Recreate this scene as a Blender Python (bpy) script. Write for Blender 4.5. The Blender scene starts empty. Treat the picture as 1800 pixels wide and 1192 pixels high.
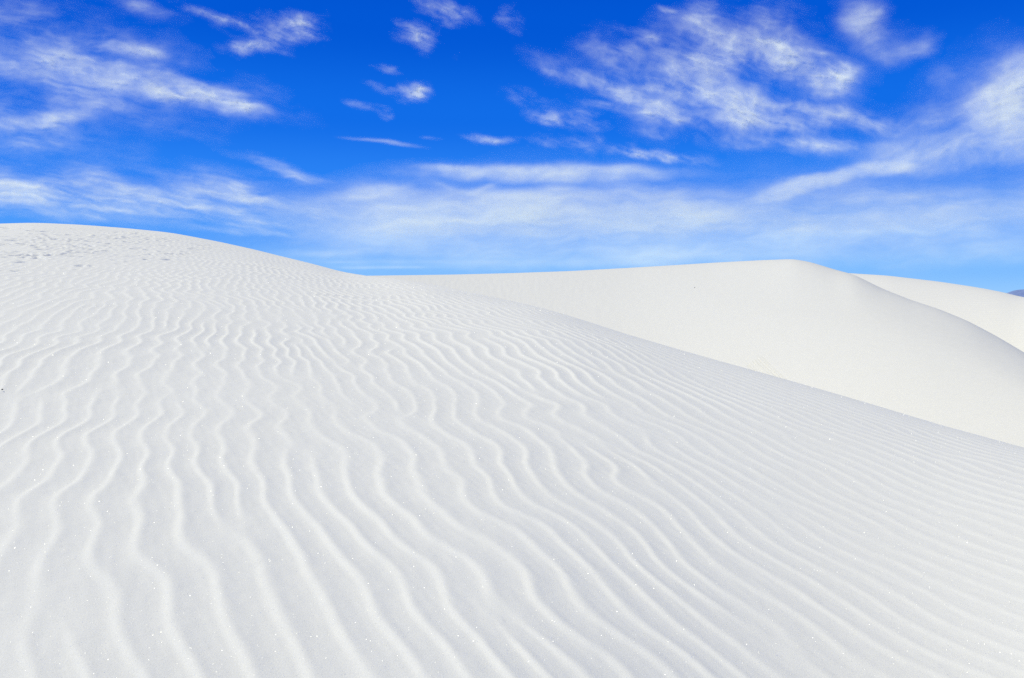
import bpy, math
import numpy as np

C = bpy.context.scene.collection
rng = np.random.default_rng(7)

# ================================================================ camera
EYE = 1.5                                  # eye height above the sand, metres
F = 1386.0                                 # focal length in photo pixels (photo 1800 x 1192)
PITCH = math.atan(71 / F)                  # horizon at row 525
cam_data = bpy.data.cameras.new('camera')
cam_data.sensor_width = 36.0
cam_data.lens = 36.0 * F / 1800.0
cam_data.clip_start = 0.05
cam_data.clip_end = 2.0e6
cam = bpy.data.objects.new('camera', cam_data)
C.objects.link(cam)
cam.location = (0, 0, EYE)
cam.rotation_euler = (math.pi / 2 - PITCH, 0, 0)
bpy.context.scene.camera = cam

# ================================================================ sun, sky, exposure
SUN_EL = math.radians(57)
SUN_AZ = math.radians(-90)                 # from +Y clockwise: high on the left
sd = (math.sin(SUN_AZ) * math.cos(SUN_EL), math.cos(SUN_AZ) * math.cos(SUN_EL), math.sin(SUN_EL))
ld = bpy.data.lights.new('sun', 'SUN')
ld.energy = 2.98
ld.angle = math.radians(0.53)
ld.color = (1.0, 0.966, 0.75)
sun = bpy.data.objects.new('sun', ld)
C.objects.link(sun)
sun.rotation_euler = (math.pi / 2 - SUN_EL, 0, math.atan2(sd[1], sd[0]) + math.pi / 2)
sun.location = (-20, -5, 40)

SC = bpy.context.scene
SC.view_settings.view_transform = 'Standard'
SC.view_settings.look = 'None'
SC.view_settings.gamma = 1.0
SC.view_settings.exposure = 0.0
SC.cycles.transparent_max_bounces = 12
SC.cycles.max_bounces = 8
SC.cycles.diffuse_bounces = 4
SC.cycles.use_denoising = False

def lin(c):
    return tuple(((x / 255) / 12.92 if x <= 10 else (((x / 255) + .055) / 1.055) ** 2.4) for x in c)

world = bpy.data.worlds.new('World')
SC.world = world
world.use_nodes = True
nt = world.node_tree
for n in list(nt.nodes):
    nt.nodes.remove(n)
def wn(t, **k):
    n = nt.nodes.new(t)
    for a, b in k.items():
        setattr(n, a, b)
    return n
wl = nt.links.new
out = wn('ShaderNodeOutputWorld')
bg = wn('ShaderNodeBackground')
wl(bg.outputs[0], out.inputs[0])
sky = wn('ShaderNodeTexSky', sky_type='NISHITA', sun_disc=False, sun_elevation=SUN_EL, sun_rotation=SUN_AZ,
         altitude=1200.0, air_density=1.0, dust_density=0.3, ozone_density=2.0)
# the deep, polarised desert blue of this day: hue by height above the horizon, over the Nishita sky
tc = wn('ShaderNodeTexCoord')
sep = wn('ShaderNodeSeparateXYZ')
wl(tc.outputs['Generated'], sep.inputs[0])
ramp = wn('ShaderNodeValToRGB')
ramp.color_ramp.interpolation = 'EASE'
cr = ramp.color_ramp
SKY = [(0.0, (150, 203, 255)), (0.035, (125, 188, 255)), (0.075, (78, 157, 252)), (0.14, (42, 131, 245)), (0.22, (17, 109, 232)),
       (0.32, (2, 88, 214)), (0.40, (0, 76, 200))]
cr.elements[0].position, cr.elements[1].position = SKY[0][0], SKY[-1][0]
for p, c in SKY[1:-1]:
    cr.elements.new(p)
for e, (p, c) in zip(cr.elements, SKY):
    e.color = (*lin(c), 1)
wl(sep.outputs['Z'], ramp.inputs[0])
gain = wn('ShaderNodeVectorMath', operation='SCALE')       # brings the ramp to the Nishita sky's scale
BG = 0.10
gain.inputs['Scale'].default_value = 1.0 / BG
wl(ramp.outputs[0], gain.inputs[0])
up = wn('ShaderNodeMapRange', interpolation_type='SMOOTHSTEP')
up.inputs[1].default_value = 0.40; up.inputs[2].default_value = 0.62
up.inputs[3].default_value = 0.0; up.inputs[4].default_value = 1.0
wl(sep.outputs['Z'], up.inputs[0])
hs = wn('ShaderNodeHueSaturation')
hs.inputs['Saturation'].default_value = 0.55               # unseen upper sky made paler, for a more neutral fill light
wl(sky.outputs[0], hs.inputs['Color'])
mx = wn('ShaderNodeMix', data_type='RGBA')
wl(up.outputs[0], mx.inputs[0]); wl(gain.outputs[0], mx.inputs[6]); wl(hs.outputs[0], mx.inputs[7])
wl(mx.outputs[2], bg.inputs[0])
bg.inputs[1].default_value = BG

# ================================================================ helpers
def ray(u, v):
    """photo pixel -> (azimuth from +Y, tangent of elevation)"""
    cx = (np.asarray(u, float) - 900) / F; cy = (596 - np.asarray(v, float)) / F
    dy = math.cos(PITCH) + math.sin(PITCH) * cy
    dz = -math.sin(PITCH) + math.cos(PITCH) * cy
    return np.arctan2(cx, dy), dz / np.hypot(cx, dy)

def mesh_grid(name, co, nr, nc, mat):
    """one sheet from an (nr*nc, 3) array of points, row by row"""
    i = np.arange((nr - 1) * (nc - 1))
    r, c = i // (nc - 1), i % (nc - 1)
    a = r * nc + c
    q = np.stack([a, a + 1, a + nc + 1, a + nc], 1)
    return mesh_raw(name, co, q, mat)

def mesh_raw(name, co, q, mat, smooth=True):
    me = bpy.data.meshes.new(name)
    k = q.shape[1]
    me.vertices.add(len(co)); me.vertices.foreach_set('co', np.ascontiguousarray(co, np.float32).ravel())
    me.loops.add(q.size); me.loops.foreach_set('vertex_index', np.ascontiguousarray(q, np.int32).ravel())
    me.polygons.add(len(q)); me.polygons.foreach_set('loop_start', np.arange(0, q.size, k, dtype=np.int32))
    me.polygons.foreach_set('loop_total', np.full(len(q), k, np.int32))
    me.polygons.foreach_set('use_smooth', np.full(len(q), smooth))
    me.update(calc_edges=True)
    me.materials.append(mat)
    o = bpy.data.objects.new(name, me)
    C.objects.link(o)
    return o

def tag(o, label, cat=None, kind=None, group=None):
    o['label'] = label
    if cat: o['category'] = cat
    if kind: o['kind'] = kind
    if group: o['group'] = group
    return o

# ---------------------------------------------------------------- noise
def _hash(ix, iy, seed):
    h = (ix.astype(np.int64) * 374761393 + iy.astype(np.int64) * 668265263 + seed * 1274126177) & 0xFFFFFFFF
    h = ((h ^ (h >> 13)) * 1274126177) & 0xFFFFFFFF
    h = ((h ^ (h >> 16)) * 2246822519) & 0xFFFFFFFF
    h ^= h >> 15
    return h.astype(np.float64) / 4294967295.0

def gnoise(x, y, seed=0):
    """gradient noise, about -0.7 .. 0.7"""
    xi = np.floor(x); yi = np.floor(y)
    fx = x - xi; fy = y - yi
    u = fx * fx * fx * (fx * (fx * 6 - 15) + 10)
    v = fy * fy * fy * (fy * (fy * 6 - 15) + 10)
    def g(ox, oy):
        a = _hash(xi + ox, yi + oy, seed) * 2 * math.pi
        return np.cos(a) * (fx - ox) + np.sin(a) * (fy - oy)
    a = g(0, 0) * (1 - u) + g(1, 0) * u
    b = g(0, 1) * (1 - u) + g(1, 1) * u
    return (a * (1 - v) + b * v) * 1.4

def fbm(x, y, octs, seed=0, gain=0.5, lac=2.03):
    s = 0; a = 1; n = 0
    for o in range(octs):
        s = s + a * gnoise(x, y, seed + 17 * o); n += a
        x = x * lac + 5.3; y = y * lac + 1.7; a *= gain
    return s / n

def sstep(a, b, x):
    t = np.clip((x - a) / (b - a), 0, 1)
    return t * t * (3 - 2 * t)

# ---------------------------------------------------------------- clouds
# one entry per cloud: blobs (u, v, ru, rv, tilt deg, strength) on the sky chart, and how fibrous the cloud is
CLOUDS = [
 ('feathery white cloud tapering to a bright blunt tip above the near dune', 'a', [
    (330,163,105,20,9,.85),(392,178,42,14,3,.95),(352,172,70,15,8,.7),(225,145,150,24,10,.62),(270,128,70,10,12,.4),(130,140,140,40,12,.32),(60,150,130,90,15,.14),
    (235,90,62,11,10,.55),(180,72,120,20,10,.36),(120,100,120,18,14,.3),(85,212,75,13,-4,.45),(20,225,80,20,0,.3),(60,250,150,30,8,.2),(-190,170,230,110,8,.3),(225,200,130,12,14,.2),(440,190,45,7,12,.25)]),
 ('faint grey veil in the upper left corner of the sky', 'a', [(60,35,230,26,10,.2),(258,14,36,9,20,.42),(225,5,50,12,20,.3),(-150,30,220,70,0,.25)]),
 ('forked wispy cloud high above the near dune, its two lobes joined', 'b', [
    (436,80,42,12,-4,.62),(385,36,60,9,18,.5),(420,55,70,9,26,.4),(475,62,55,11,-24,.45),(530,52,36,17,12,.6),(552,64,14,7,20,.35),(490,35,70,16,0,.18)]),
 ('small ragged cloud patch alone in the deep blue, top middle', 'b', [(748,66,34,17,24,.68),(720,52,32,10,18,.35),(700,66,26,8,10,.2)]),
 ('thin cloud wisp cut by the top edge of the picture', 'b', [(792,20,46,18,14,.42),(770,4,36,14,20,.25)]),
 ('faint upright scrap of cloud by the top edge, right of the thin wisp', 'b', [(903,32,20,24,40,.3)]),
 ('small bright cloud puff with a frayed left end, below the ragged patch', 'b', [(730,162,28,12,-10,.68),(692,160,34,9,10,.38),(665,150,26,5,12,.22)]),
 ('tiny pale wisp between the ragged patch and the frayed puff', 'b', [(677,120,26,8,8,.4)]),
 ('tiny pale wisp just under the frayed puff', 'b', [(664,202,13,7,-10,.5),(640,187,32,7,12,.3)]),
 ('thin straight streak of cloud in the middle of the sky', 'd', [(690,252,50,3.6,7,.6),(640,246,36,2.5,5,.4)]),
 ('short thin dash of cloud just above the thin straight streak', 'd', [(762,243,18,3.4,5,.35)]),
 ('short streak of cloud right of the thin straight one', 'b', [(856,247,28,7,9,.62),(905,246,20,6,0,.15)]),
 ('small two-part wisp left of the large spread cloud', 'b', [(968,208,36,12,8,.66),(1032,212,28,16,12,.38),(925,172,46,16,20,.18)]),
 ('faint double scrap of cloud over the middle of the long bright band', 'b', [(955,250,36,12,0,.24),(1035,256,26,16,0,.3),(995,253,40,8,0,.16)]),
 ('faint sliver of cloud between the spread cloud and the small lens', 'b', [(1160,233,30,7,8,.36)]),
 ('pale thin scrap of cloud just under the left arm of the spread cloud', 'b', [(1080,190,46,7,12,.42)]),
 ('small lens of cloud above the right end of the long bright band', 'b', [(1142,271,44,11,7,.72),(1200,278,36,9,8,.4)]),
 ('large spread cloud with frayed arms, upper right', 'c', [
    (1215,150,95,44,4,.72),(1290,185,120,30,14,.62),(1240,110,90,26,-8,.4),(1320,100,90,40,10,.42),(1410,112,80,26,24,.62),(1465,140,40,22,-28,.55),
    (1085,98,46,28,30,.46),(1100,168,110,13,22,.6),(975,128,34,9,22,.5),(1030,142,60,10,22,.42),(1480,206,100,13,10,.55),(1330,216,140,14,0,.6),
    (1252,30,36,40,50,.42),(1350,30,34,42,70,.36),(1125,62,26,10,25,.5),(1395,75,50,30,30,.36),(1560,225,60,20,10,.36),(1190,60,60,40,20,.22),
    (1420,255,130,14,6,.4),(1370,252,110,12,3,.34)]),
 ('tiny pale streak by the top edge, left of the spread cloud', 'b', [(1172,19,30,7,6,.55)]),
 ('soft round cloud near the top right corner with a thin tail', 'g', [(1525,46,30,38,20,.72),(1498,25,26,24,0,.42),(1545,80,26,22,40,.4),(1598,84,40,17,-28,.5),(1650,140,28,24,20,.28)]),
 ('bright thick cloud cut by the right edge of the picture', 'g', [(1760,188,56,36,-4,.85),(1795,135,46,44,-35,.72),(1735,200,34,22,0,.5),(1900,190,150,80,0,.8),
    (1690,252,130,22,-10,.5),(1630,212,46,30,-30,.4),(1780,265,100,20,-4,.5),(1590,262,90,20,-8,.38),(1660,295,120,14,-6,.32)]),
 ('long flat bright band of cloud over the middle of the dunes', 'd', [(955,304,200,11,0,.9),(800,297,56,6,3,.85),(1085,299,80,10,3,.85),(900,300,120,8,0,.6),(1010,316,140,9,0,.5)]),
 ('small streak of cloud tucked under the left end of the long bright band', 'd', [(828,338,46,6.5,3,.85),(778,326,22,6,14,.7),(850,331,24,6,-18,.7)]),
 ('smooth slanting bar of cloud right of the dune peak', 'd', [(1480,313,110,15,-13,.92),(1560,295,46,12,-8,.85),(1405,334,66,13,-18,.85),(1350,352,60,11,-16,.5)]),
 ('wide pale sheet of cloud spreading over the farther dunes', 'e', [
    (820,380,260,34,-2,.80),(730,400,170,34,-7,.72),(630,432,90,15,-8,.66),(570,446,40,5,-4,.7),(1000,395,300,50,0,.66),(1300,395,330,48,-3,.62),(1600,385,320,44,-4,.58),
    (1850,370,300,54,0,.52),(960,345,260,18,0,.7),(760,352,130,16,4,.45),(1500,430,420,26,0,.42),(900,440,320,14,0,.62),(1130,425,260,22,0,.55),(620,352,170,20,-10,.34),(2200,380,500,60,0,.45),(1180,360,120,16,20,.3),(900,462,260,9,0,.42),(1200,450,260,14,-2,.4),(1600,450,300,20,-1,.3)]),
 ('thin low streaks of cloud just above the saddle between the dunes', 'd', [(680,470,75,2.6,0,.75),(770,460,170,3,0,.55),(600,461,40,2,-2,.35),(980,462,200,5,0,.4),(1150,452,200,4,-1,.3)]),
 ('combed veil of cloud above the near dune, drawn out to the right', 'f', [
    (150,337,150,20,6,.66),(80,350,120,13,4,.42),(290,352,150,15,14,.5),(455,352,110,16,13,.6),(430,382,160,9,10,.55),(560,375,120,16,4,.4),(-150,345,260,36,0,.5),
    (60,378,150,8,3,.25),(360,325,100,12,16,.3),(480,412,150,6,5,.42),(250,372,200,6,6,.28),(200,310,60,12,20,.25),(180,345,420,34,4,.30),(520,335,220,26,6,.26)]),
 ('thin slanting wisp of cloud between the tapering cloud and the combed veil', 'f', [(498,296,58,9,18,.62),(448,283,46,6,12,.4),(560,312,50,7,16,.3)]),
]
STYLE = {  # streak angle, stretch of the fibres, how lacy, chart scale of the noise
 'a': (10, 3.6, .62, 52), 'b': (20, 2.6, .72, 30), 'c': (17, 2.2, .66, 58), 'd': (-4, 3.2, .30, 40), 'e': (-2, 6.0, .34, 55), 'f': (10, 5.5, .62, 46), 'g': (-20, 1.8, .32, 70)}
CONT = {'a': .88, 'b': .76, 'c': .86, 'd': .80, 'e': .84, 'f': .86, 'g': .92}

def cloud_density(U, V):
    best = np.zeros_like(U); dens = np.zeros_like(U); own = np.full(U.shape, -1)
    # slow warp shared by the whole sky
    wu = 40 * fbm(U / 120, V / 75, 4, 3); wv = 20 * fbm(U / 120 + 9, V / 75, 4, 4)
    cache = {}
    for k in STYLE:
        ang, st, amp, sc = STYLE[k]
        a = math.radians(ang)
        p = (U * math.cos(a) + V * math.sin(a)); q = (-U * math.sin(a) + V * math.cos(a))
        w = sc * .34 * fbm(p / (sc * 1.6), q / (sc * .9), 3, 50 + ord(k))
        w2 = sc * .22 * fbm(p / (sc * .8), q / (sc * .5), 3, 90 + ord(k))
        n = fbm((p + w2) / (sc * st * .62), (q + w) / sc, 6, 200 + ord(k), .56)
        fine = fbm((p + w2 * .6) / (sc * st * .5), (q + .7 * w) / (sc * .22), 4, 300 + ord(k), .6)
        cache[k] = (n, fine * (.45 if k in 'ed' else .72 if k in 'ac' else 1), amp)
    tot = np.zeros_like(U)
    for i, (_, k, blobs) in enumerate(CLOUDS):
        n, fine, amp = cache[k]
        m = np.zeros_like(U)
        for (u0, v0, ru, rv, t, s) in blobs:
            t = math.radians(t)
            du = U + wu - u0; dv = V + wv * min(1, rv / 20) - v0
            a = (du * math.cos(t) + dv * math.sin(t)) / ru
            b = (-du * math.sin(t) + dv * math.cos(t)) / rv
            e = a * a + b * b
            m = 1 - (1 - m) * (1 - np.clip(s * (.8 * np.exp(-e * e * .3 - e * .45) + .2 * np.exp(-e * .3)), 0, .99))
        # lacy inside, fraying towards the edge, never a hard plateau
        tex = np.clip(.52 + 1.25 * n + .62 * fine, 0, 1.25)
        mm = np.clip(m + amp * .9 * m * (1 - m) * (1.6 * n + .8 * fine), 0, 1)
        d = np.clip(CONT[k] * mm ** 1.25 * ((1 - amp) + amp * tex * 1.45), 0, .93)
        upd = d > best
        own[upd & (d > .03)] = i
        best = np.maximum(best, d)
        tot = 1 - (1 - tot) * (1 - d)
    return np.clip(.5 * best + .5 * tot, 0, .95) ** 1.27 * .88, own

# ================================================================ materials
def new_mat(name):
    m = bpy.data.materials.new(name)
    m.use_nodes = True
    return m, m.node_tree, m.node_tree.nodes['Principled BSDF']

def sand_material(name, col, grain, bump, scale):
    m, t, b = new_mat(name)
    N, L = t.nodes.new, t.links.new
    tc = N('ShaderNodeTexCoord')
    b.inputs['Roughness'].default_value = 0.85
    b.inputs['Specular IOR Level'].default_value = 0.12
    n1 = N('ShaderNodeTexNoise'); n1.inputs['Scale'].default_value = scale; n1.inputs['Detail'].default_value = 3; n1.inputs['Roughness'].default_value = .7
    n2 = N('ShaderNodeTexNoise'); n2.inputs['Scale'].default_value = 1.1; n2.inputs['Detail'].default_value = 3
    L(tc.outputs['Object'], n1.inputs['Vector']); L(tc.outputs['Object'], n2.inputs['Vector'])
    a = N('ShaderNodeMapRange'); a.inputs[1].default_value = .3; a.inputs[2].default_value = .7
    a.inputs[3].default_value = 1 - grain; a.inputs[4].default_value = 1.0
    L(n1.outputs['Fac'], a.inputs[0])
    # slow differences between whiter gypsum and slightly dustier sand
    mix = N('ShaderNodeMix'); mix.data_type = 'RGBA'
    mix.inputs[6].default_value = (*col, 1); mix.inputs[7].default_value = (col[0] * .985, col[1] * .98, col[2] * .968, 1)
    L(n2.outputs['Fac'], mix.inputs[0])
    s = N('ShaderNodeVectorMath'); s.operation = 'SCALE'
    L(mix.outputs[2], s.inputs[0]); L(a.outputs[0], s.inputs['Scale'])
    L(s.outputs[0], b.inputs['Base Color'])
    bp = N('ShaderNodeBump'); bp.inputs['Strength'].default_value = bump; bp.inputs['Distance'].default_value = .002
    L(n1.outputs['Fac'], bp.inputs['Height']); L(bp.outputs[0], b.inputs['Normal'])
    return m

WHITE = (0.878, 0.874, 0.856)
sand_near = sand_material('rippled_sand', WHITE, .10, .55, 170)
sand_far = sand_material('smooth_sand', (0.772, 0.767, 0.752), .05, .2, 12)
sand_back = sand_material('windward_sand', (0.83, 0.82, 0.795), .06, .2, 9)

# ================================================================ terrain
AZ_FINE = np.linspace(math.radians(-100), math.radians(100), 4001)
def curve(points, sigma=.012):
    """skyline points (u, v, distance) -> smooth functions of azimuth: tan(elevation), distance"""
    p = np.array(points, float)
    a, e = ray(p[:, 0], p[:, 1])
    k = int(sigma / (AZ_FINE[1] - AZ_FINE[0]) * 3)
    w = np.exp(-.5 * (np.arange(-k, k + 1) / (k / 3)) ** 2); w /= w.sum()
    def sm(y):
        f = np.interp(AZ_FINE, a, y)
        return np.convolve(np.pad(f, k, mode='edge'), w, 'valid')
    E, R = sm(e), np.exp(sm(np.log(p[:, 2])))
    return (lambda az: np.interp(az, AZ_FINE, E)), (lambda az: np.interp(az, AZ_FINE, R))

# ---- the near dune: a broad windward slope that climbs to the left and rolls off to the right
NEAR = [(-1500, 470, 50), (-500, 400, 48), (0, 393.5, 46), (60, 391.5, 46), (140, 395, 46), (220, 401, 46), (300, 409, 45), (380, 424, 43), (440, 437, 40.5),
    (500, 452, 37.5), (550, 464, 33.5), (600, 478, 29.5), (650, 486, 26), (700, 491, 23), (755, 499, 20.6), (847, 518, 17.8), (939, 538, 15.6), (997, 554, 14.5), (1110, 590, 12.9),
    (1220, 622, 11.8), (1360, 661, 10.7), (1500, 701, 9.9), (1650, 746, 9.2), (1800, 787, 8.6), (2000, 838, 7.9), (2400, 900, 7), (4000, 980, 6)]
near_e, near_r = curve(NEAR, .010)
near_e2, near_r2 = curve(NEAR, .16)

def near_base(az, r):
    e, rs = near_e(az), near_r(az)
    w = sstep(.85, .3, r / rs)                              # the flank is rounder than the skyline
    e = e * (1 - w) + near_e2(az) * w
    rs = rs * (1 - w) + near_r2(az) * w
    x = r / rs
    beta = 1.7 * sstep(-.40, .60, az)                       # to the right the ground falls away sooner
    g = np.where(x < 1, EYE * (1 - x) ** 2 * (1 + beta * x), 0)
    far = np.maximum(r - rs, 0)
    kk = EYE / rs ** 2 + .012
    lim = .55 / (2 * kk)                                    # slope never steeper than the angle of repose
    g = g + np.where(far < lim, kk * far ** 2, kk * lim ** 2 + .55 * (far - lim))
    z = EYE + r * e - g
    return np.maximum(z, -7.5 + .02 * z)

# ---- wind ripples
RIP = math.radians(-31)                                   # direction in which the crests run
TX, TY = math.sin(RIP), math.cos(RIP)
NX, NY = math.cos(RIP), -math.sin(RIP)
LAM = .172                                                  # crest spacing, measured along x
nd = 190
dis_s = rng.uniform(-14, 16, nd); dis_t = rng.uniform(.5, 40, nd) ; dis_q = rng.choice([-1, 1], nd)
dis_s[:63] = rng.uniform(-5, 5, 63); dis_t[:63] = rng.uniform(1.2, 12, 63)
h_ = nd // 2                                                # a fork and its twin, so that the crests keep their course
dis_s[h_:] = dis_s[:h_] + rng.normal(0, .5, h_); dis_t[h_:] = dis_t[:h_] + rng.uniform(.6, 3.5, h_); dis_q[h_:] = -dis_q[:h_]

def ripples(x, y, r):
    s = x * NX + y * NY                                     # across the crests
    t = x * TX + y * TY                                     # along the crests
    yy = np.maximum(y, .8)
    sc = x + .36 * yy - 3.38 * np.exp(-yy / 1.3)            # and they swing round farther up the slope
    # crests wander, with kinks shared by neighbouring crests
    ease = 1 - .5 * sstep(.3, 2.0, x)                       # straighter crests on the right flank
    w = .16 * ease * fbm(s / 4.2, t / 2.6, 2, 11)
    k1 = gnoise(s / .85 + .5 * t, t / .66, 12)
    k2 = gnoise(s / .6 - .4 * t, t / .36, 13)
    calm = sstep(-.1, .45, gnoise(s / 3.5, t / 4.5, 14) + .18 * (x > 1.0) * np.minimum((x - 1) / 2, 1))
    w = w + (1 - .5 * calm) * (.075 * np.tanh(2.0 * k1) + .030 * k2) + .20 * ease * gnoise(s / 9, t / 7, 15)
    ph = 2 * math.pi * (sc + w) / LAM
    ph = ph + 2.2 * ease * fbm(s / 2.2, t / 3.0, 2, 17)
    core = np.ones_like(s)
    for i in range(nd):                                     # forks, where a crest ends between two others
        core *= 1 - .85 * np.exp(-((s - dis_s[i]) ** 2 + .3 * (t - dis_t[i]) ** 2) / .0095)
        ph = ph + dis_q[i] * np.arctan2((t - dis_t[i]) * .45, s - dis_s[i])
    c = np.cos(ph + .44 * np.cos(ph))                       # gentle upwind side, steeper lee side
    h = ((c + 1) / 2) ** 1.65
    a = .0083 * (1 + .55 * fbm(s / .8, t / 1.3, 2, 18)) * (.8 + .5 * gnoise(s / 3, t / 3, 19))
    a = a * (1.06 - .34 * sstep(-1.0, 2.8, x))
    small = .0011 * gnoise(s / .045, t / .16, 20) + .0012 * fbm(x / .09, y / .09, 2, 21)
    return h * np.clip(a, .0015, .02) * core + small

# ---- footprints on the upper part of the near dune
def footprints():
    P = []
    def add(u, v, n, du, dv):
        for _ in range(int(1.9 * n)):
            P.append((u + rng.normal(0, du), v + rng.normal(0, dv)))
    for u, v, n, du, dv in [(200, 415, 60, 55, 6), (250, 422, 30, 40, 7), (90, 415, 30, 60, 9), (30, 425, 22, 40, 9), (120, 432, 26, 45, 6), (170, 440, 26, 50, 6),
                            (290, 412, 14, 25, 5), (60, 450, 18, 40, 4), (20, 402, 14, 30, 4), (330, 428, 16, 45, 8), (385, 432, 7, 18, 5), (-150, 425, 70, 100, 14)]:
        add(u, v, n, du, dv)
    def trail(u0, v0, u1, v1, n):
        for i in range(n):
            f = i / (n - 1)
            P.append((u0 + (u1 - u0) * f + rng.normal(0, 4), v0 + (v1 - v0) * f + (1.5 if i % 2 else -1.5) + rng.normal(0, 1)))
    trail(385, 425, 330, 448, 13); trail(330, 448, 245, 446, 9); trail(345, 437, 300, 452, 6)
    P.extend([(116, 471.5), (142, 466), (158, 466.5), (205, 458), (212, 463), (258, 456), (20, 475), (30, 477), (8, 476), (38, 461), (70, 453), (128, 447), (262, 434), (277, 450), (292, 452)])
    return np.array(P)

def hit_near(u, v):
    """where the sight line through a photo point meets the near dune (plan position)"""
    a, e = ray(u, v)
    lo, hi = .5, float(near_r(a))
    rr = np.linspace(lo, hi, 6000)
    zz = near_base(np.full_like(rr, a), rr)
    under = EYE + rr * e <= zz
    r = rr[np.argmax(under)] if under.any() else hi * .97
    return r * math.sin(a), r * math.cos(a)

def add_footprints(x, y, z, AZ, R, nr, nc, az, r):
    zz = z.reshape(nr, nc); X = x.reshape(nr, nc); Y = y.reshape(nr, nc)
    for (u, v) in footprints():
        if v < float(np.interp(u, [-500, 0, 60, 220, 380, 500], [401, 395, 393, 403, 426, 455])): continue
        px, py = hit_near(u, v)
        rr, aa = math.hypot(px, py), math.atan2(px, py)
        i0, i1 = np.searchsorted(r, [rr - 1.4, rr + 1.4]); j0, j1 = np.searchsorted(az, [aa - 1.2 / rr, aa + 1.2 / rr])
        if i1 - i0 < 2 or j1 - j0 < 2: continue
        sl = (slice(i0, i1), slice(j0, j1))
        th = rng.uniform(0, math.pi)
        dx, dy = X[sl] - px, Y[sl] - py
        k = rng.uniform(.7, 1.3) * (.75 + .25 * min(1, max(0, (rr - 14) / 10)))
        a_ = (dx * math.cos(th) + dy * math.sin(th)) / (.145 * k); b_ = (-dx * math.sin(th) + dy * math.cos(th)) / (.085 * k)
        d = np.sqrt(a_ * a_ + b_ * b_)
        dep = rng.uniform(.027, .052) * k
        push = 1 + .7 * np.cos(np.arctan2(dy, dx) - rng.uniform(0, 6.28))
        zz[sl] += -dep * np.exp(-(d / .95) ** 4) + .20 * dep * np.exp(-((d - 1.45) / .42) ** 2) * push
    return zz.ravel()

def build_near():
    az = np.concatenate([np.linspace(-78, -37, 170, endpoint=False), np.linspace(-37, 37, 1250, endpoint=False), np.linspace(37, 78, 170)]) * math.pi / 180
    r = np.concatenate([np.geomspace(.25, 1.7, 120, endpoint=False), np.geomspace(1.7, 14, 1000, endpoint=False), np.geomspace(14, 52, 620, endpoint=False), np.geomspace(52, 95, 60)])
    R, A = np.meshgrid(r, az, indexing='ij')
    R, A = R.ravel(), A.ravel()
    x, y = R * np.sin(A), R * np.cos(A)
    z = near_base(A, R)
    z += .05 * fbm(x / 5, y / 5, 2, 31) * sstep(2, 6, R) * sstep(1.02, .8, R / near_r(A))
    m = (R < 60) & (R > .8)
    rip = np.zeros_like(z)
    rel = R[m] / near_r(A[m])
    right = sstep(-.05, .25, A[m])
    fade = 1 - right * sstep(.78, 1.0, rel) - (1 - right) * .35 * sstep(.6, 1, rel)      # smoother towards the roll-off
    rip[m] = ripples(x[m], y[m], R[m]) * fade
    z += rip
    z = add_footprints(x, y, z, A, R, len(r), len(az), az, r)
    o = mesh_grid('sand_dune', np.stack([x, y, z], 1), len(r), len(az), sand_near)
    return tag(o, 'near white dune covered in wind ripples, trampled with footprints at its upper left', kind='structure')

# ---- the dune with the smooth slip face, and the windward slope behind it
FAR = [(-400, 470, 80), (400, 480, 78), (600, 486, 75), (650, 485.5, 73), (800, 483.5, 70), (900, 481, 68), (1000, 477.5, 66), (1120, 471, 64), (1250, 463, 61),
    (1340, 458.3, 58), (1395, 456.5, 56), (1425, 462, 55), (1467, 475, 53.5), (1501, 484, 52), (1551, 509, 50), (1601, 529, 48), (1652, 546, 46), (1702, 567, 44), (1752, 594, 42),
    (1800, 623, 39.5), (1900, 690, 34), (2050, 770, 29), (2600, 900, 22)]
far_e, far_r = curve(FAR, .005)
far_e2, far_r2 = curve(FAR, .16)                            # the body of the dune is rounder than its skyline
back_e, back_r = curve([(1000, 500, 105), (1300, 484, 100), (1395, 474, 97), (1480, 479.5, 93), (1560, 484.5, 89), (1650, 495, 85), (1720, 505.5, 81), (1765, 514, 78), (1790, 521, 76), (1815, 525, 74), (1900, 531, 70), (2300, 548, 60)], .006)

def far_base(az, r):
    e, rs = far_e(az), far_r(az)
    right = sstep(.12, .50, az)
    L = 1.2 + 6.0 * right
    m = .365 - .01 * right
    def shape(e, rs):
        s = rs - r
        return EYE + r * e - m * (np.sqrt(s * s + L * L) - L)
    w = sstep(0, 10, rs - r)
    z = shape(e, rs) * (1 - w) + shape(far_e2(az), far_r2(az)) * w
    foot = -5.2
    d = z - foot                                           # the face runs out softly onto the flat
    return foot + .5 * (d + np.sqrt(d * d + 1.5))

def hit(fn, rfn, u, v):
    a, e = ray(u, v)
    rr = np.linspace(12, float(rfn(a)), 8000)
    under = EYE + rr * e <= fn(np.full_like(rr, a), rr)
    r = rr[np.argmax(under)]
    return np.array([r * math.sin(a), r * math.cos(a)])

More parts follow.
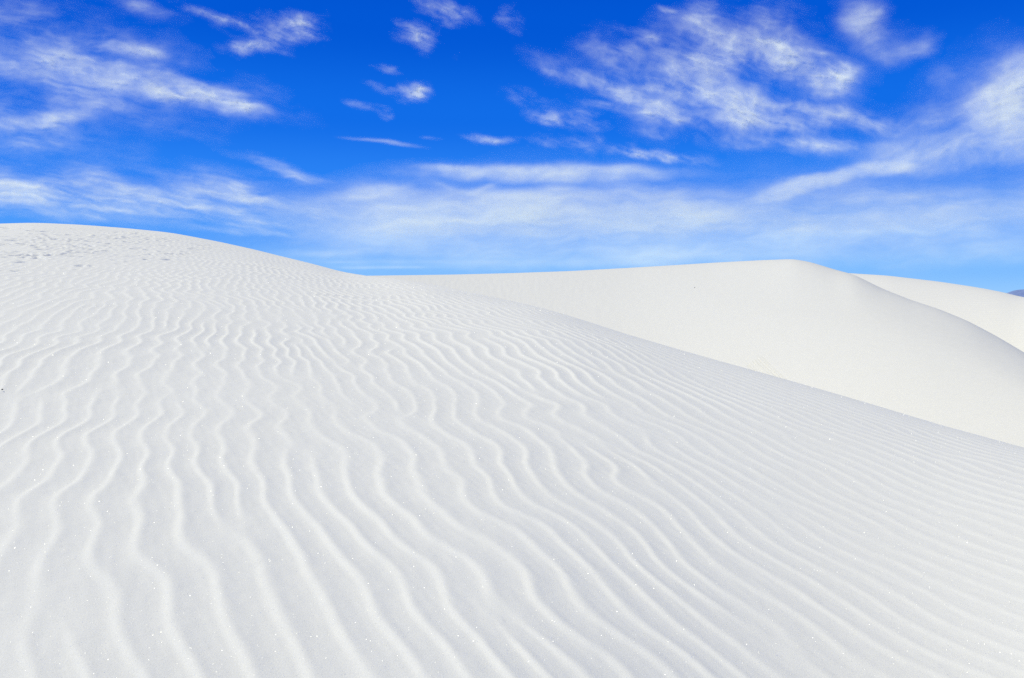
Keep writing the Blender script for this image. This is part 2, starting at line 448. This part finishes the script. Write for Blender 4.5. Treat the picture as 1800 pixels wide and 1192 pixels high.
def build_far():
    az = np.concatenate([np.linspace(-34, 9, 520, endpoint=False), np.linspace(9, 24, 900, endpoint=False), np.linspace(24, 52, 340)]) * math.pi / 180
    r = np.concatenate([np.linspace(14, 24, 60, endpoint=False), np.linspace(24, 80, 800, endpoint=False), np.linspace(80, 118, 60)])
    R, A = np.meshgrid(r, az, indexing='ij'); R, A = R.ravel(), A.ravel()
    x, y = R * np.sin(A), R * np.cos(A)
    z = far_base(A, R)
    rel = R / far_r(A)
    face = sstep(1.0, .96, rel)
    z += .05 * fbm(x / 9, y / 9, 2, 41) * face
    # fine ripples low on the face, running down it
    z += face * sstep(.1, -.6, A - .3) * .022 * gnoise(x / .33 + .8 * gnoise(x / 3, y / 3, 44), y / 1.5, 42)
    z += face * .007 * fbm(x / .5, y / .5, 2, 43)
    # tongues of slid sand
    p0, p1 = hit(far_base, far_r, 1340, 624), hit(far_base, far_r, 1412, 688)
    d = (p1 - p0); ln = np.hypot(*d); d /= ln
    q0 = hit(far_base, far_r, 1296, 624)
    nrm = np.array([-d[1], d[0]])
    wdt = abs((q0 - p0) @ nrm)
    sgn = np.sign((q0 - p0) @ nrm)
    along = (x - p0[0]) * d[0] + (y - p0[1]) * d[1]
    acr = ((x - p0[0]) * nrm[0] + (y - p0[1]) * nrm[1]) * sgn / wdt
    band = sstep(-.04, .02, acr) * sstep(1.12, .9, acr) * sstep(-.03 * ln, .06 * ln, along) * sstep(1.6 * ln, .95 * ln, along)
    z += band * .07 * (gnoise(acr * 9.0, along / (ln * 3), 46) + .6 * gnoise(acr * 21, along / (ln * 3), 47))
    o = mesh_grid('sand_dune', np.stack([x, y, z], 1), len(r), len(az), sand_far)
    return tag(o, 'middle white dune with a smooth bright slip face and a peaked crest', kind='structure')

def build_back():
    az = np.linspace(2, 60, 800) * math.pi / 180
    r = np.linspace(34, 130, 520)
    R, A = np.meshgrid(r, az, indexing='ij'); R, A = R.ravel(), A.ravel()
    x, y = R * np.sin(A), R * np.cos(A)
    e, rs = back_e(A), back_r(A)
    s = rs - R
    m, L = .22, 9.0
    g = m * (np.sqrt(s * s + L * L) - L)
    z = EYE + R * e - g
    z = np.maximum(z, -6.2)
    p = x * .85 + y * .52
    w = .5 * gnoise(x / 6, y / 9, 51) + .25 * gnoise(x / 2, y / 3, 52)
    z += .022 * (.5 + .5 * np.cos(2 * math.pi * (p + w) / .62)) ** 1.5 * (1 + .9 * gnoise(x / 3, y / 3, 53)) * sstep(1.0, .93, R / rs)
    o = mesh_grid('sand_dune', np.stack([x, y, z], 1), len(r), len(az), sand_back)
    return tag(o, 'rearmost white dune, a low windward slope falling to the right', kind='structure')

build_near()
build_far()
build_back()

# ---- the flat gypsum plain out to the horizon
def build_plain():
    n = 96
    ang = np.linspace(0, 2 * math.pi, n, endpoint=False)
    rings = np.array([4, 20, 60, 150, 400, 1000, 3000, 9000, 26000, 60000.])
    R, A = np.meshgrid(rings, ang, indexing='ij')
    z = -7.6 + .5 * fbm(R * np.cos(A) / 300, R * np.sin(A) / 300, 2, 61) * (R > 200) - (R / 60000) ** 2 * 60
    co = np.stack([R.ravel() * np.sin(A).ravel(), R.ravel() * np.cos(A).ravel(), z.ravel()], 1)
    i, j = np.meshgrid(np.arange(len(rings) - 1), np.arange(n), indexing='ij')
    i, j = i.ravel(), j.ravel(); k = (j + 1) % n
    q = np.stack([i * n + j, (i + 1) * n + j, (i + 1) * n + k, i * n + k], 1)
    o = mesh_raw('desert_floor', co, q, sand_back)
    return tag(o, 'flat white gypsum plain around and beyond the dunes', kind='structure')
build_plain()

# ---- mountains on the horizon at the right
def build_mountain():
    m, t, b = new_mat('haze_tinted_rock')
    N, L = t.nodes.new, t.links.new
    nz = N('ShaderNodeTexNoise'); nz.inputs['Scale'].default_value = .0035; nz.inputs['Detail'].default_value = 6
    tc = N('ShaderNodeTexCoord'); L(tc.outputs['Object'], nz.inputs['Vector'])
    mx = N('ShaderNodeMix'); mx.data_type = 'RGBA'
    mx.inputs[6].default_value = (.17, .245, .50, 1); mx.inputs[7].default_value = (.25, .33, .60, 1)  # pale blue of distance haze painted into the rock colour
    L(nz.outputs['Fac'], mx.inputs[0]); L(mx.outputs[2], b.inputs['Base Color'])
    b.inputs['Roughness'].default_value = .95; b.inputs['Specular IOR Level'].default_value = .05
    nu, nv = 420, 60
    u = np.linspace(1740, 3600, nu)
    ridge = np.interp(u, [1740, 1758, 1772, 1782, 1790, 1800, 1812, 1830, 1870, 1930, 2050, 2250, 2500, 3000, 3600],
                      [526, 519, 516.5, 512.5, 511, 511, 509, 511, 504, 507, 498, 505, 500, 512, 523])
    ridge = ridge + .8 * fbm(u / 14, u * 0, 4, 71)
    a, e = ray(u, ridge)
    D = 14000
    hgt = D * np.maximum(e, 0) + 20
    w = np.linspace(-1, 1, nv)
    W, I = np.meshgrid(w, np.arange(nu), indexing='ij')
    A = a[I]
    Rr = D + W * 2600
    prof = np.clip(1 - np.abs(W) ** 1.15, 0, 1)
    gul = 1 + .55 * fbm(A * 260 + W * 1.5, W * 5, 5, 72) * (1 - prof) * 1.6
    z = -30 + (hgt[I] + 28) * np.clip(prof * gul, 0, 1)
    co = np.stack([(Rr * np.sin(A)).ravel(), (Rr * np.cos(A)).ravel(), z.ravel()], 1)
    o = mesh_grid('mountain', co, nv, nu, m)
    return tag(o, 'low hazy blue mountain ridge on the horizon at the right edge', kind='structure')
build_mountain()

# ================================================================ gypsum crystals that catch the sun
def build_crystals():
    m, t, b = new_mat('gypsum_crystal')
    t.nodes.remove(b)                                        # clear selenite: lets the sand show through, mirrors the sun
    gl = t.nodes.new('ShaderNodeBsdfGlossy'); gl.inputs['Roughness'].default_value = .34; gl.inputs['Color'].default_value = (1, 1, 1, 1)
    tr = t.nodes.new('ShaderNodeBsdfTransparent')
    mx = t.nodes.new('ShaderNodeMixShader')
    mx.inputs[0].default_value = .2; t.links.new(tr.outputs[0], mx.inputs[1]); t.links.new(gl.outputs[0], mx.inputs[2])
    t.links.new(mx.outputs[0], t.nodes['Material Output'].inputs[0])
    n = 330000
    az = rng.uniform(-.85, .85, n)
    r = np.exp(rng.uniform(math.log(1.6), math.log(17), n))
    keep = r < near_r(az) * .98
    az, r = az[keep], r[keep]; n = len(r)
    x, y = r * np.sin(az), r * np.cos(az)
    z = near_base(az, r) + .05 * fbm(x / 5, y / 5, 2, 31) * sstep(2, 6, r) * sstep(1.02, .8, r / near_r(az))
    rel = r / near_r(az); right = sstep(-.05, .25, az)
    z += ripples(x, y, r) * (1 - right * sstep(.78, 1.0, rel) - (1 - right) * .35 * sstep(.6, 1, rel))
    size = .0007 + .0009 * rng.random(n) ** 2.5 * 1.6
    size *= 1 + .11 * (r - 2).clip(0)                        # only the bigger ones still show farther off
    nrm = rng.normal(0, 1, (n, 3)); nrm[:, 2] = np.abs(nrm[:, 2]); nrm /= np.linalg.norm(nrm, axis=1)[:, None]
    t1 = np.cross(nrm, rng.normal(0, 1, (n, 3))); t1 /= np.linalg.norm(t1, axis=1)[:, None]
    t2 = np.cross(nrm, t1)
    c = np.stack([x, y, z], 1) + nrm * 0 + np.array([0, 0, 1]) * (size * .55)[:, None]
    s1, s2 = (t1 * size[:, None]), (t2 * (size * rng.uniform(.45, .8, n))[:, None])
    th = nrm * (size * .18)[:, None]
    # a six-sided cleavage flake, creased along its middle
    ring = [s1, s1 * .5 + s2, -s1 * .5 + s2, -s1, -s1 * .5 - s2, s1 * .5 - s2]
    co = np.concatenate([c + p + (th if k % 3 else -th) * .35 for k, p in enumerate(ring)])
    b0 = np.arange(n)
    idx = lambda k: b0 + k * n
    q = [np.stack([idx(0), idx(1), idx(2), idx(3)], 1), np.stack([idx(3), idx(4), idx(5), idx(0)], 1)]
    o = mesh_raw('gypsum_crystals', co, np.concatenate(q), m, smooth=False)
    return tag(o, 'glittering gypsum crystals scattered over the rippled sand', 'crystals', kind='stuff')
build_crystals()

# ================================================================ two stones
def stone(name, pos, size, label, seed, tone=1.0):
    m, t, b = new_mat('stone')
    N, L = t.nodes.new, t.links.new
    nz = N('ShaderNodeTexNoise'); nz.inputs['Scale'].default_value = 2.5 / size
    rp = N('ShaderNodeValToRGB'); rp.color_ramp.elements[0].color = (.03 * tone, .03 * tone, .03 * tone, 1); rp.color_ramp.elements[1].color = (.12 * tone, .11 * tone, .10 * tone, 1)
    L(nz.outputs['Fac'], rp.inputs[0]); L(rp.outputs[0], b.inputs['Base Color']); b.inputs['Roughness'].default_value = .9
    nu, nv = 20, 12
    th = np.linspace(0, 2 * math.pi, nu, endpoint=False); ph = np.linspace(.02, math.pi - .02, nv)
    P, T = np.meshgrid(ph, th, indexing='ij')
    X, Y, Z = np.sin(P) * np.cos(T), np.sin(P) * np.sin(T), np.cos(P)
    rr = 1 + .35 * gnoise(X * 1.3 + seed, Y * 1.3 + Z, seed) + .12 * gnoise(X * 4, Y * 4 + Z * 3, seed + 1)
    co = np.stack([(X * rr * size).ravel(), (Y * rr * size * .7).ravel(), (Z * rr * size * .55).ravel()], 1)
    i, j = np.meshgrid(np.arange(nv - 1), np.arange(nu), indexing='ij'); i, j = i.ravel(), j.ravel(); k = (j + 1) % nu
    q = np.stack([i * nu + j, (i + 1) * nu + j, (i + 1) * nu + k, i * nu + k], 1)
    o = mesh_raw(name, co, q, m)
    o.location = pos
    return tag(o, label, 'stone')
p = hit_near(4, 688)
a_, r_ = np.array([math.atan2(*p)]), np.array([math.hypot(*p)])
stone('stone', (p[0], p[1], float(near_base(a_, r_)[0] + .012)), .007, 'tiny dark pebble lying on the rippled sand at the left edge', 5)
p = hit(far_base, far_r, 1221, 506)
a_, r_ = np.array([math.atan2(*p)]), np.array([math.hypot(*p)])
stone('stone', (p[0], p[1], float(far_base(a_, r_)[0] + .02)), .042, 'small grey stone alone on the smooth slip face below its crest', 8, 5.5)


# ================================================================ the cloud layer
# Every cloud is a closed, lens-thin body of ice cloud some 5 km up, following the curve of the earth.
CLOUD_ALT, EARTH = 5000.0, 6371000.0
def build_clouds():
    m = bpy.data.materials.new('ice_cloud'); m.use_nodes = True
    t = m.node_tree
    for n in list(t.nodes): t.nodes.remove(n)
    N, L = t.nodes.new, t.links.new
    out = N('ShaderNodeOutputMaterial'); mix = N('ShaderNodeMixShader'); tr = N('ShaderNodeBsdfTransparent')
    add = N('ShaderNodeMixShader'); add.inputs[0].default_value = .35
    tl = N('ShaderNodeBsdfTranslucent'); df = N('ShaderNodeBsdfDiffuse')
    tl.inputs[0].default_value = (.90, .97, 1, 1); df.inputs[0].default_value = (.90, .97, 1, 1)
    L(tl.outputs[0], add.inputs[1]); L(df.outputs[0], add.inputs[2])
    at = N('ShaderNodeAttribute'); at.attribute_name = 'opacity'
    L(at.outputs['Fac'], mix.inputs[0]); L(tr.outputs[0], mix.inputs[1]); L(add.outputs[0], mix.inputs[2]); L(mix.outputs[0], out.inputs[0])
    nu, nv = 1250, 350
    u = np.linspace(-420, 2220, nu); v = np.linspace(-230, 519, nv)
    V, U = np.meshgrid(v, u, indexing='ij')
    D, own = cloud_density(U, V)
    A, E = ray(U, V)
    el = np.arctan(np.maximum(E, .0015))
    def place(alt):
        R = EARTH; s = np.sin(el)
        d = -R * s + np.sqrt((R * s) ** 2 + 2 * R * alt + alt ** 2)
        h = d * np.cos(el)
        return np.stack([h * np.sin(A), h * np.cos(A), d * s + EYE], -1).reshape(-1, 3)
    lift = 180 * fbm(U / 160, V / 80, 3, 81)
    thick = 420 * D ** 1.2
    edge = np.clip((D - .008) / .03, 0, 1)
    bot, top = place(CLOUD_ALT + lift - .35 * thick * edge), place(CLOUD_ALT + lift + .65 * thick * edge)
    alpha = (1 - np.sqrt(1 - np.clip((D - .008) / .992, 0, .95))).ravel()
    i = np.arange((nv - 1) * (nu - 1)); r, c = i // (nu - 1), i % (nu - 1)
    a = r * nu + c
    q = np.stack([a, a + 1, a + nu + 1, a + nu], 1)
    dq = D.ravel()[q].max(1)
    oq = own.ravel()[q].max(1)
    for k, (label, _, _b) in enumerate(CLOUDS):
        f = q[(oq == k) & (dq > .008)]
        if len(f) == 0: continue
        ids, inv = np.unique(f, return_inverse=True)
        f = inv.reshape(-1, 4); n = len(ids)
        co = np.concatenate([bot[ids], top[ids]])
        centre = co.mean(0)
        o = mesh_raw('cloud', co - centre, np.concatenate([f[:, ::-1], f + n]), m)
        o.location = centre
        at = o.data.attributes.new('opacity', 'FLOAT', 'POINT')
        at.data.foreach_set('value', np.concatenate([alpha[ids], alpha[ids]]).astype(np.float32))
        tag(o, label, 'cloud', group='cirrus clouds in the blue sky')
build_clouds()
